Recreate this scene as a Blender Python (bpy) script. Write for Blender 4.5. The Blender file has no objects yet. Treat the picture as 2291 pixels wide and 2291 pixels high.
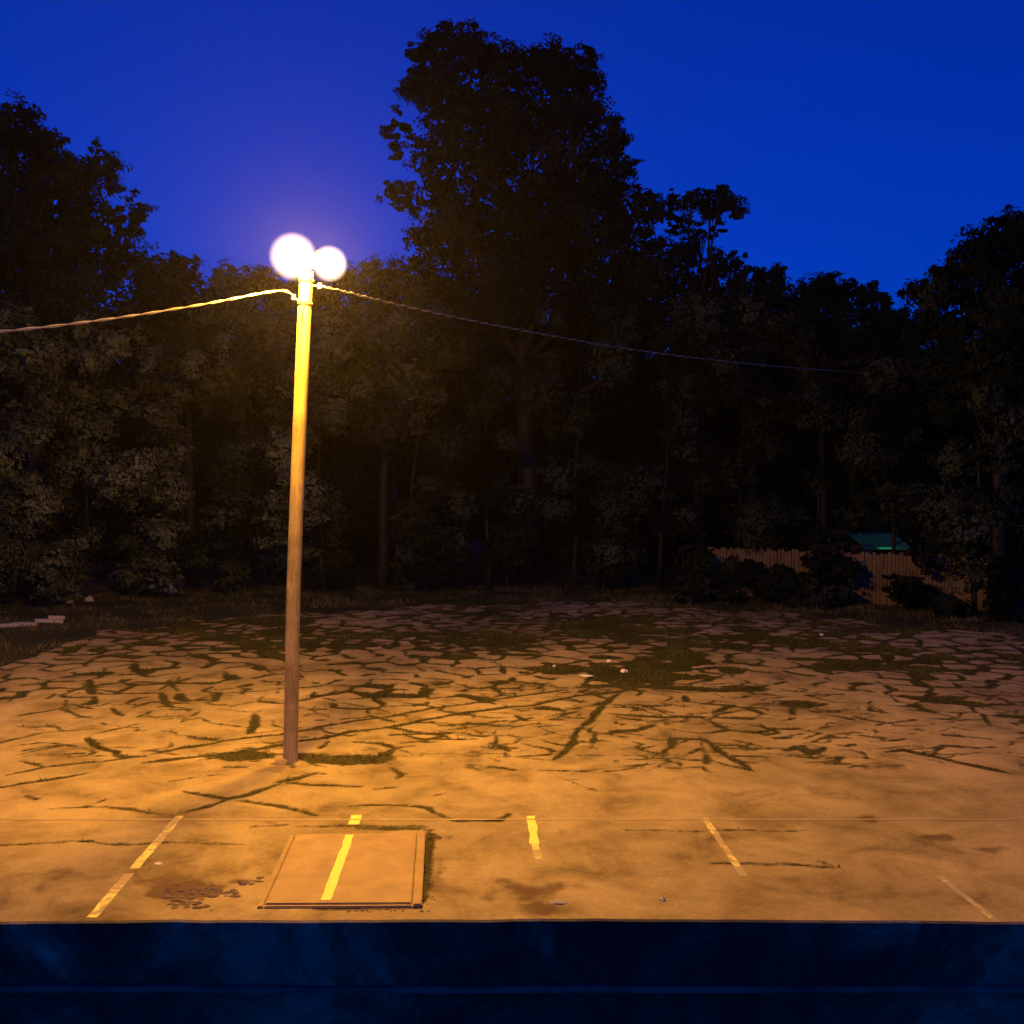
import bpy, math, random
import numpy as np
from mathutils import Vector, Matrix, noise as mnoise
from mathutils.geometry import delaunay_2d_cdt

R = math.radians
random.seed(7)
rng = np.random.default_rng(7)
sc = bpy.context.scene
col = sc.collection

# ------------------------------------------------------------------ camera
CAM_H = 5.3
F = 2291.0                      # focal length in photo pixels (photo is 2291 wide)
PITCH = math.atan(75.5 / F)
cd = bpy.data.cameras.new('camera')
cd.sensor_width = 36.0
cd.lens = 36.0
cd.clip_start = 0.05
cd.clip_end = 3000
cam = bpy.data.objects.new('camera', cd)
cam.location = (0, 0, CAM_H)
cam.rotation_euler = (math.pi / 2 - PITCH, 0, 0)
col.objects.link(cam)
sc.camera = cam

# ------------------------------------------------------------------ dusk sky
SKY_STRENGTH = 0.15
w = bpy.data.worlds.new('World')
sc.world = w
w.use_nodes = True
nt = w.node_tree
nt.nodes.clear()
out = nt.nodes.new('ShaderNodeOutputWorld')
bg = nt.nodes.new('ShaderNodeBackground')
sky = nt.nodes.new('ShaderNodeTexSky')
sky.sky_type = 'NISHITA'
sky.sun_disc = False
sky.sun_elevation = R(4.0)
sky.sun_rotation = R(170.0)
sky.altitude = 200
sky.ozone_density = 5.0
tint = nt.nodes.new('ShaderNodeMix')
tint.data_type = 'RGBA'
tint.blend_type = 'MULTIPLY'
tint.inputs['Factor'].default_value = 1.0
tint.inputs['B'].default_value = (0.002, 0.25, 1.30, 1)
nt.links.new(sky.outputs['Color'], tint.inputs['A'])
nt.links.new(tint.outputs['Result'], bg.inputs['Color'])
bg.inputs['Strength'].default_value = SKY_STRENGTH
nt.links.new(bg.outputs[0], out.inputs['Surface'])

sc.view_settings.view_transform = 'Standard'
sc.view_settings.look = 'None'
sc.view_settings.exposure = 0.0
sc.view_settings.gamma = 1.0
sc.view_settings.use_curve_mapping = False
sc.render.engine = 'CYCLES'
sc.cycles.use_denoising = True
sc.cycles.max_bounces = 5
sc.cycles.diffuse_bounces = 3
sc.cycles.transparent_max_bounces = 8
sc.cycles.volume_bounces = 0
sc.cycles.sample_clamp_indirect = 4.0
sc.cycles.caustics_reflective = False
sc.cycles.caustics_refractive = False
sc.cycles.volume_step_rate = 4.0

LAMP_RADIANCE = 4050.0          # of each floodlight lens
LAMP_COLOR = (1.0, 0.425, 0.04, 1)
HAZE_DENSITY = 0.0001

# ------------------------------------------------------------------ helpers
cp, sp = math.cos(PITCH), math.sin(PITCH)

def ray(u, v):
    X = (u - 1145.5) / F
    Y = -(v - 1145.5) / F
    # camera forward = (0, cp, -sp), up = (0, sp, cp)
    return Vector((X, cp + Y * sp, -sp + Y * cp))

def G(u, v, z=0.0):                 # where the sight line of a spot in the photo meets height z
    d = ray(u, v)
    t = (z - CAM_H) / d.z
    return Vector((d.x * t, d.y * t, z))

def P(u, v, dist):                  # the same at a given distance
    d = ray(u, v)
    t = dist / d.y
    return Vector((d.x * t, dist, CAM_H + d.z * t))

def tag(o, label=None, cat=None, group=None, kind=None):
    if label: o['label'] = label
    if cat: o['category'] = cat
    if group: o['group'] = group
    if kind: o['kind'] = kind
    return o

def empty(name, loc):
    o = bpy.data.objects.new(name, None)
    o.location = loc
    o.empty_display_size = 0.3
    col.objects.link(o)
    return o

def link(name, verts, faces, mat, parent=None, smooth=False):
    me = bpy.data.meshes.new(name)
    me.from_pydata([tuple(v) for v in verts], [], faces)
    me.materials.append(mat)
    if smooth:
        me.polygons.foreach_set('use_smooth', [True] * len(me.polygons))
    me.update()
    o = bpy.data.objects.new(name, me)
    col.objects.link(o)
    if parent is not None:
        o.parent = parent
        o.location = -parent.location
    return o

class MB:
    def __init__(s): s.v = []; s.f = []
    def add(s, vs, fs):
        n = len(s.v); s.v += [Vector(v) for v in vs]; s.f += [tuple(i + n for i in f) for f in fs]
    def box(s, c, d, M=None):
        hx, hy, hz = d[0] / 2, d[1] / 2, d[2] / 2
        vs = [Vector((x, y, z)) for z in (-hz, hz) for y in (-hy, hy) for x in (-hx, hx)]
        if M is not None: vs = [M @ v for v in vs]
        vs = [v + Vector(c) for v in vs]
        s.add(vs, [(0, 2, 3, 1), (4, 5, 7, 6), (0, 1, 5, 4), (2, 6, 7, 3), (0, 4, 6, 2), (1, 3, 7, 5)])
    def tube(s, pts, rad, n=10, caps=True):
        pts = [Vector(p) for p in pts]
        rads = rad if isinstance(rad, (list, tuple)) else [rad] * len(pts)
        rings = []
        ref = Vector((0.3, 0.9, 0.2)).normalized()
        for i, p in enumerate(pts):
            t = (pts[min(i + 1, len(pts) - 1)] - pts[max(i - 1, 0)]).normalized()
            a = t.cross(ref)
            if a.length < 1e-3: a = t.cross(Vector((1, 0, 0)))
            a.normalize(); b = t.cross(a).normalized()
            rings.append([p + (a * math.cos(2 * math.pi * k / n) + b * math.sin(2 * math.pi * k / n)) * rads[i] for k in range(n)])
        vs = [v for r in rings for v in r]
        fs = []
        for i in range(len(pts) - 1):
            for k in range(n):
                k2 = (k + 1) % n
                fs.append((i * n + k, i * n + k2, (i + 1) * n + k2, (i + 1) * n + k))
        if caps:
            fs.append(tuple(range(n))[::-1]); fs.append(tuple((len(pts) - 1) * n + k for k in range(n)))
        s.add(vs, fs)
    def lathe(s, prof, M, n=24):       # profile of (radius, z) turned about z, placed by M
        vs = []
        for r, z in prof:
            for k in range(n):
                a = 2 * math.pi * k / n
                vs.append(M @ Vector((r * math.cos(a), r * math.sin(a), z)))
        fs = []
        for i in range(len(prof) - 1):
            for k in range(n):
                k2 = (k + 1) % n
                fs.append((i * n + k, i * n + k2, (i + 1) * n + k2, (i + 1) * n + k))
        s.add(vs, fs)
    def rock(s, c, r, seed, flat=0.6):
        rr = random.Random(seed)
        import bmesh
        bm = bmesh.new()
        bmesh.ops.create_icosphere(bm, subdivisions=2, radius=1.0)
        off = Vector((rr.uniform(0, 50), rr.uniform(0, 50), rr.uniform(0, 50)))
        sx, sy = rr.uniform(.8, 1.3), rr.uniform(.7, 1.1)
        for v in bm.verts:
            k = 1 + 0.45 * mnoise.noise(v.co * 1.3 + off)
            v.co = Vector((v.co.x * sx, v.co.y * sy, v.co.z * flat)) * (k * r) 
            if v.co.z < -0.25 * r: v.co.z = -0.25 * r
        bm.verts.index_update()
        s.add([v.co + Vector(c) + Vector((0, 0, 0.2 * r)) for v in bm.verts], [tuple(x.index for x in f.verts) for f in bm.faces])
        bm.free()
    def build(s, name, mat, parent=None, smooth=False):
        return link(name, s.v, s.f, mat, parent, smooth)

def new_mat(name):
    m = bpy.data.materials.new(name)
    m.use_nodes = True
    t = m.node_tree
    return m, t, t.nodes['Principled BSDF']

def N(t, kind, **kw):
    n = t.nodes.new(kind)
    for k, v in kw.items():
        if k.startswith('_'): setattr(n, k[1:], v)
    return n

def noise_node(t, scale, detail=5, rough=.6, vec=None, dist=0.0):
    n = t.nodes.new('ShaderNodeTexNoise')
    n.inputs['Scale'].default_value = scale
    n.inputs['Detail'].default_value = detail
    n.inputs['Roughness'].default_value = rough
    n.inputs['Distortion'].default_value = dist
    if vec is not None: t.links.new(vec, n.inputs['Vector'])
    return n

def ramp(t, fac, stops):
    r = t.nodes.new('ShaderNodeValToRGB')
    e = r.color_ramp.elements
    while len(e) > 1: e.remove(e[-1])
    e[0].position = stops[0][0]; e[0].color = (*stops[0][1], 1)
    for p, c in stops[1:]:
        x = e.new(p); x.color = (*c, 1)
    t.links.new(fac, r.inputs['Fac'])
    return r

def mapped(t, scale=(1, 1, 1), rot=(0, 0, 0)):
    g = t.nodes.new('ShaderNodeNewGeometry')
    m = t.nodes.new('ShaderNodeMapping')
    m.inputs['Scale'].default_value = scale
    m.inputs['Rotation'].default_value = rot
    t.links.new(g.outputs['Position'], m.inputs['Vector'])
    return m.outputs['Vector']

def math_node(t, op, a, b=None, c=None, clamp=False):
    m = t.nodes.new('ShaderNodeMath'); m.operation = op; m.use_clamp = clamp
    for i, x in enumerate((a, b, c)):
        if x is None: continue
        if isinstance(x, (int, float)): m.inputs[i].default_value = x
        else: t.links.new(x, m.inputs[i])
    return m.outputs[0]

def mixc(t, fac, a, b, mode='MIX'):
    m = t.nodes.new('ShaderNodeMix'); m.data_type = 'RGBA'; m.blend_type = mode
    for k, x in (('Factor', fac), ('A', a), ('B', b)):
        if isinstance(x, (int, float)): m.inputs[k].default_value = x
        elif isinstance(x, tuple): m.inputs[k].default_value = (*x, 1)
        else: t.links.new(x, m.inputs[k])
    return m.outputs['Result']

def bump(t, b, height, strength=.4, dist=.02):
    n = t.nodes.new('ShaderNodeBump')
    n.inputs['Strength'].default_value = strength
    n.inputs['Distance'].default_value = dist
    t.links.new(height, n.inputs['Height'])
    t.links.new(n.outputs[0], b.inputs['Normal'])

def simple_mat(name, c1, c2, scale=8, rough=.8, metal=0.0, bs=.3, stretch=(1, 1, 1)):
    m, t, b = new_mat(name)
    v = mapped(t, stretch)
    n = noise_node(t, scale, 6, .65, v)
    r = ramp(t, n.outputs['Fac'], [(.3, c1), (.7, c2)])
    t.links.new(r.outputs[0], b.inputs['Base Color'])
    b.inputs['Roughness'].default_value = rough
    b.inputs['Metallic'].default_value = metal
    bump(t, b, n.outputs['Fac'], bs, .02)
    return m

# ------------------------------------------------------------------ materials
def pavement_mat():
    m, t, b = new_mat('old_pavement')
    v = mapped(t)
    big = noise_node(t, .16, 4, .6, v, .6)
    mid = noise_node(t, .9, 6, .65, v, .4)
    fine = noise_node(t, 14, 6, .7, v)
    grit = noise_node(t, 70, 3, .7, v)
    base = ramp(t, big.outputs['Fac'], [(.3, (.22, .175, .095)), (.48, (.34, .29, .15)), (.68, (.42, .345, .19))])
    stain = ramp(t, mid.outputs['Fac'], [(.30, (.42, .40, .36)), (.46, (.78, .77, .74)), (.60, (1, 1, 1)), (.8, (1.14, 1.08, 1.0))])
    c = mixc(t, 1.0, base.outputs[0], stain.outputs[0], 'MULTIPLY')
    g = ramp(t, fine.outputs['Fac'], [(.25, (.76, .76, .76)), (.6, (1.03, 1.03, 1.03))])
    c = mixc(t, .8, c, g.outputs[0], 'MULTIPLY')
    # oil and damp patches that were recorded as a shape of their own
    a2 = t.nodes.new('ShaderNodeAttribute'); a2.attribute_name = 'stain'
    edge = noise_node(t, 2.2, 6, .65, v, .8)
    st = math_node(t, 'ADD', a2.outputs['Fac'], math_node(t, 'MULTIPLY', math_node(t, 'SUBTRACT', edge.outputs['Fac'], .5), 1.3))
    st = math_node(t, 'MULTIPLY', math_node(t, 'SUBTRACT', st, .35), 2.2, clamp=True)
    c = mixc(t, math_node(t, 'MULTIPLY', st, .80), c, (.085, .055, .030))
    # broken joints full of soil and moss
    a = t.nodes.new('ShaderNodeAttribute'); a.attribute_name = 'gap'
    wob = noise_node(t, 4.5, 7, .78, v, .2)
    s = math_node(t, 'ADD', a.outputs['Fac'], math_node(t, 'MULTIPLY', math_node(t, 'SUBTRACT', wob.outputs['Fac'],   .5), .26))
    fac = math_node(t, 'MULTIPLY_ADD', s, 17.0, .5, clamp=True)
    soil = ramp(t, fine.outputs['Fac'], [(.3, (.025, .022, .008)), (.5, (.050, .050, .015)), (.72, (.105, .088, .032))])
    c = mixc(t, fac, c, soil.outputs[0])
    # dirty rim along a joint
    t.links.new(c, b.inputs['Base Color'])
    b.inputs['Roughness'].default_value = .78
    b.inputs['Specular IOR Level'].default_value = .04
    h = math_node(t, 'ADD', math_node(t, 'MULTIPLY', fine.outputs['Fac'], .35), math_node(t, 'MULTIPLY', grit.outputs['Fac'], .25))
    h = math_node(t, 'SUBTRACT', h, math_node(t, 'MULTIPLY', fac, .9))
    bump(t, b, h, .55, .03)
    return m

def ground_mat():
    m, t, b = new_mat('rough_grass_ground')
    v = mapped(t)
    a = noise_node(t, .35, 6, .65, v, .5); f = noise_node(t, 9, 6, .7, v)
    r = ramp(t, a.outputs['Fac'], [(.3, (.030, .034, .013)), (.55, (.050, .060, .022)), (.75, (.11, .09, .05))])
    g = ramp(t, f.outputs['Fac'], [(.3, (.55, .55, .55)), (.7, (1.2, 1.2, 1.2))])
    t.links.new(mixc(t, 1.0, r.outputs[0], g.outputs[0], 'MULTIPLY'), b.inputs['Base Color'])
    b.inputs['Roughness'].default_value = .95
    b.inputs['Specular IOR Level'].default_value = .1
    bump(t, b, f.outputs['Fac'], .8, .08)
    return m

def paint_mat():
    m, t, b = new_mat('worn_yellow_paint')
    v = mapped(t)
    n = noise_node(t, 6, 7, .75, v, .4); f = noise_node(t, 1.6, 3, .6, v)
    w_ = math_node(t, 'ADD', n.outputs['Fac'], math_node(t, 'MULTIPLY', math_node(t, 'SUBTRACT', f.outputs['Fac'], .5), .7))
    a = t.nodes.new('ShaderNodeAttribute'); a.attribute_name = 'wear'
    w_ = math_node(t, 'ADD', w_, a.outputs['Fac'])
    k = math_node(t, 'MULTIPLY', math_node(t, 'SUBTRACT', w_, .50), 6.0, clamp=True)
    t.links.new(mixc(t, k, (.86, .80, .16), (.35, .30, .16)), b.inputs['Base Color'])
    b.inputs['Roughness'].default_value = .6
    bump(t, b, n.outputs['Fac'], .3, .01)
    return m

def leaf_mat(name, c1, c2, trans=.25):
    m = bpy.data.materials.new(name); m.use_nodes = True
    t = m.node_tree; t.nodes.clear()
    o = t.nodes.new('ShaderNodeOutputMaterial')
    a = t.nodes.new('ShaderNodeAttribute'); a.attribute_name = 'tone'
    v = mapped(t)
    n = noise_node(t, .45, 4, .6, v)
    k = math_node(t, 'ADD', math_node(t, 'MULTIPLY', a.outputs['Fac'], .4), math_node(t, 'MULTIPLY', math_node(t, 'SUBTRACT', n.outputs['Fac'], .46), 4.2), clamp=True)  # clump-sized noise paints lit clumps and dark voids into the leaf colour
    c = mixc(t, k, c1, c2)
    d = t.nodes.new('ShaderNodeBsdfDiffuse'); t.links.new(c, d.inputs['Color'])
    tr = t.nodes.new('ShaderNodeBsdfTranslucent'); t.links.new(c, tr.inputs['Color'])
    mx = t.nodes.new('ShaderNodeMixShader'); mx.inputs[0].default_value = trans
    t.links.new(d.outputs[0], mx.inputs[1]); t.links.new(tr.outputs[0], mx.inputs[2])
    t.links.new(mx.outputs[0], o.inputs['Surface'])
    return m

def wood_mat(name, c1, c2, c3):
    m, t, b = new_mat(name)
    v = mapped(t, (9, 9, .8)); v2 = mapped(t, (1, 1, .6))
    g = noise_node(t, 3, 7, .7, v, .8); s = noise_node(t, 2.2, 5, .6, v2)
    r = ramp(t, g.outputs['Fac'], [(.28, c1), (.5, c2), (.75, c3)])
    st = ramp(t, s.outputs['Fac'], [(.35, (.55, .5, .45)), (.6, (1, 1, 1))])
    t.links.new(mixc(t, .8, r.outputs[0], st.outputs[0], 'MULTIPLY'), b.inputs['Base Color'])
    b.inputs['Roughness'].default_value = .75
    bump(t, b, g.outputs['Fac'], .6, .02)
    return m

def emit_mat(name, color, strength):
    m = bpy.data.materials.new(name); m.use_nodes = True
    t = m.node_tree; t.nodes.clear()
    o = t.nodes.new('ShaderNodeOutputMaterial'); e = t.nodes.new('ShaderNodeEmission')
    e.inputs['Color'].default_value = color; e.inputs['Strength'].default_value = strength
    t.links.new(e.outputs[0], o.inputs['Surface'])
    return m

M = {}
M['pavement'] = pavement_mat()
M['ground'] = ground_mat()
M['paint'] = paint_mat()
M['leaf'] = leaf_mat('weakly_lit_leaves', (.007, .012, .008), (.048, .068, .048))  # leaf colour lowered where little lamplight should reach
M['leaf_lit'] = leaf_mat('lamplit_leaves', (.022, .028, .018), (.135, .165, .110))  # paler copy of the same leaves, lamplight painted into the colour
M['leaf_shaded'] = leaf_mat('shaded_leaves', (.006, .010, .008), (.024, .036, .027))  # darkest copy of the same leaves, shade painted into the colour
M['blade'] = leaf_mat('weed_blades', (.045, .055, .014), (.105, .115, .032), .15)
M['leaf_far'] = leaf_mat('far_wood_leaves', (.006, .010, .007), (.022, .032, .02))  # near black, paints unlit depth into the gaps between crowns
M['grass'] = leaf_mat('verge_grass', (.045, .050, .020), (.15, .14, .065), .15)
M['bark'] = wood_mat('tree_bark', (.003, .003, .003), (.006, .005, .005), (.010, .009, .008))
M['pole'] = wood_mat('weathered_pole_wood', (.40, .29, .09), (.66, .53, .15), (.80, .68, .28))
M['board'] = wood_mat('fence_boards', (.065, .045, .022), (.12, .085, .048), (.19, .14, .085))
M['metal'] = simple_mat('galvanised_steel', (.22, .22, .22), (.4, .4, .4), 20, .5, .6)
M['darkmetal'] = simple_mat('dark_steel', (.03, .03, .03), (.08, .07, .06), 12, .6, .4)
M['cable'] = simple_mat('grey_cable', (.30, .30, .28), (.55, .55, .5), 4, .35, .7)
M['cable_core'] = simple_mat('dark_insulated_core', (.03, .03, .03), (.07, .07, .07), 4, .5)
M['strip'] = simple_mat('dull_lap_metal', (.05, .05, .05), (.22, .21, .17), 5, .8, 0, .4)
M['slab'] = simple_mat('smooth_concrete', (.25, .19, .085), (.385, .29, .125), 2.6, .8, 0, .35)
M['stone'] = simple_mat('pale_stone', (.22, .21, .18), (.38, .36, .32), 9, .85)
M['white'] = simple_mat('white_litter', (.45, .45, .42), (.7, .7, .66), 9, .7)
M['rubble'] = simple_mat('broken_asphalt', (.045, .03, .02), (.14, .10, .07), 8, .9)
M['roofteal'] = simple_mat('teal_sheet_roof', (.01, .16, .085), (.02, .26, .15), 5, .5)
M['shedwall'] = simple_mat('dark_shed_wall', (.02, .02, .02), (.06, .055, .05), 5, .8)
M['lens'] = emit_mat('lit_lens', LAMP_COLOR, LAMP_RADIANCE)
def bloom_mat():                 # added see-through shell that paints a soft bloom round each bulb
    m = bpy.data.materials.new('bloom_glow'); m.use_nodes = True
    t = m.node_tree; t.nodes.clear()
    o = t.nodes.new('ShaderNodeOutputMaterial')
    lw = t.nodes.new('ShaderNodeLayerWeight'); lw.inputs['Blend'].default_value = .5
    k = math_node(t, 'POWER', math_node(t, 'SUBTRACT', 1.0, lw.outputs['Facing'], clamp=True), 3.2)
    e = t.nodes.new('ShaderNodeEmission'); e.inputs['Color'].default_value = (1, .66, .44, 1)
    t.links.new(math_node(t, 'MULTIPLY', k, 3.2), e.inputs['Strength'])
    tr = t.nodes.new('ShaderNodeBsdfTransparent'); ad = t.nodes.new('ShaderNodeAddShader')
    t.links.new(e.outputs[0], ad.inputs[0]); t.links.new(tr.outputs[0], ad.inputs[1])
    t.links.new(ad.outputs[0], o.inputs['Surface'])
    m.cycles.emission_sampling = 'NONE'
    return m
M['bloom_shell'] = bloom_mat()
M['tube'] = emit_mat('dim_teal_tube', (.04, .75, .5, 1), .30)

def guard_mat():
    m, t, b = new_mat('weathered_guard_sheet')
    v = mapped(t); 
    a = noise_node(t, 3.2, 7, .7, v, 1.2); f = noise_node(t, 40, 5, .7, v); big = noise_node(t, 1.1, 3, .6, v, .5)
    k = math_node(t, 'MULTIPLY', a.outputs['Fac'], math_node(t, 'ADD', big.outputs['Fac'], .5))
    r = ramp(t, k, [(.30, (.02, .016, .016)), (.45, (.055, .05, .038)), (.56, (.13, .115, .08)), (.72, (.32, .30, .22))])
    g = ramp(t, f.outputs['Fac'], [(.3, (.7, .7, .7)), (.7, (1.2, 1.2, 1.2))])
    t.links.new(mixc(t, 1.0, r.outputs[0], g.outputs[0], 'MULTIPLY'), b.inputs['Base Color'])
    b.inputs['Roughness'].default_value = .8
    b.inputs['Specular IOR Level'].default_value = .2
    bump(t, b, a.outputs['Fac'], .4, .02)
    return m
M['guard'] = guard_mat()

# ------------------------------------------------------------------ ground sheet
def grid_terrain():
    xs = np.concatenate([np.linspace(-900, -60, 15)[:-1], np.linspace(-60, 60, 121), np.linspace(60, 900, 15)[1:]])
    ys = np.concatenate([np.linspace(-300, 0, 8)[:-1], np.linspace(0, 80, 81), np.linspace(80, 1500, 20)[1:]])
    vs = []
    for y in ys:
        for x in xs:
            # level under the lot, slightly uneven outside it
            far = max(0.0, min(1.0, (y - 44) / 8)) + max(0.0, min(1.0, (-x - 15) / 4))
            z = -0.03 + min(far, 1) * 0.12 * mnoise.noise(Vector((x * .25, y * .25, 3)))
            vs.append((x, y, z))
    nx = len(xs)
    fs = [(j * nx + i, j * nx + i + 1, (j + 1) * nx + i + 1, (j + 1) * nx + i) for j in range(len(ys) - 1) for i in range(nx - 1)]
    o = link('ground', vs, fs, M['ground'], smooth=True)
    tag(o, kind='structure')
grid_terrain()

# ------------------------------------------------------------------ the cracked lot
POLY = [(-14.3, 4), (-14.2, 27), (-14.3, 35.5), (-10, 39), (-5, 41.5), (1, 44), (7, 42.5), (13, 38), (18, 33.5), (24, 28), (30, 20), (30, 4)]
X0, X1, Y0, Y1, DX = -15.5, 27.0, 11.0, 45.5, 0.066
gx = np.arange(X0, X1, DX); gy = np.arange(Y0, Y1, DX)
GX, GY = np.meshgrid(gx, gy)
gap = np.full(GX.shape, -1.0)           # positive inside a gap, metres
stain = np.zeros(GX.shape)

def stamp(a, b, wa, wb):                # a tapered joint segment from a to b, half-widths wa, wb
    m = max(wa, wb) + .5
    i0 = int((min(a[0], b[0]) - m - X0) / DX); i1 = int((max(a[0], b[0]) + m - X0) / DX) + 1
    j0 = int((min(a[1], b[1]) - m - Y0) / DX); j1 = int((max(a[1], b[1]) + m - Y0) / DX) + 1
    i0, j0 = max(i0, 0), max(j0, 0)
    if i1 <= i0 or j1 <= j0 or i0 >= len(gx) or j0 >= len(gy): return
    sx = GX[j0:j1, i0:i1] - a[0]; sy = GY[j0:j1, i0:i1] - a[1]
    ex, ey = b[0] - a[0], b[1] - a[1]
    L = ex * ex + ey * ey + 1e-9
    tt = np.clip((sx * ex + sy * ey) / L, 0, 1)
    d = np.hypot(sx - tt * ex, sy - tt * ey)
    gap[j0:j1, i0:i1] = np.maximum(gap[j0:j1, i0:i1], wa + (wb - wa) * tt - d)

def crooked(a, b, w0, w1, amp=.10, step=.45, seed=0):
    a = Vector((a[0], a[1])); b = Vector((b[0], b[1]))
    L = (b - a).length
    n = max(2, int(L / step))
    d = (b - a) / max(L, 1e-6); nrm = Vector((-d.y, d.x))
    prev = None
    for i in range(n + 1):
        s = i / n
        e = math.sin(math.pi * s) ** .5 if 0 < i < n else 0
        q = a.lerp(b, s)
        o = mnoise.noise(Vector((q.x * 1.1, q.y * 1.1, seed * 3.1))) * amp * 2 * e
        p = q + nrm * o
        wn = (w0 + (w1 - w0) * s) * (1 + .9 * mnoise.noise(Vector((q.x * 1.7, q.y * 1.7, 9 + seed))))
        if prev is not None: stamp(prev[0], p, prev[1], max(wn, .0))
        prev = (p, max(wn, .0))

def traced(pts, wid):
    g = [G(*p).to_2d() for p in pts]
    L = sum((g[i + 1] - g[i]).length for i in range(len(g) - 1))
    fin = []; acc = 0
    for i in range(len(g) - 1):
        l = (g[i + 1] - g[i]).length; n = max(1, int(l / .28))
        for k in range(n):
            fin.append((g[i].lerp(g[i + 1], k / n), acc + l * k / n))
        acc += l
    fin.append((g[-1], L))
    prev = None
    for p, s_ in fin:
        q = p + Vector((mnoise.noise(Vector((p.x * 1.6, p.y * 1.6, 31))), mnoise.noise(Vector((p.x * 1.6, p.y * 1.6, 57))))) * .09
        e = min(1, .45 + min(s_, L - s_) / .5)
        wn = wid * e * (1 + .55 * mnoise.noise(Vector((p.x * 2.6, p.y * 2.6, 13)))) 
        if prev is not None: stamp(prev[0], q, prev[1], wn)
        prev = (q, wn)

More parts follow.
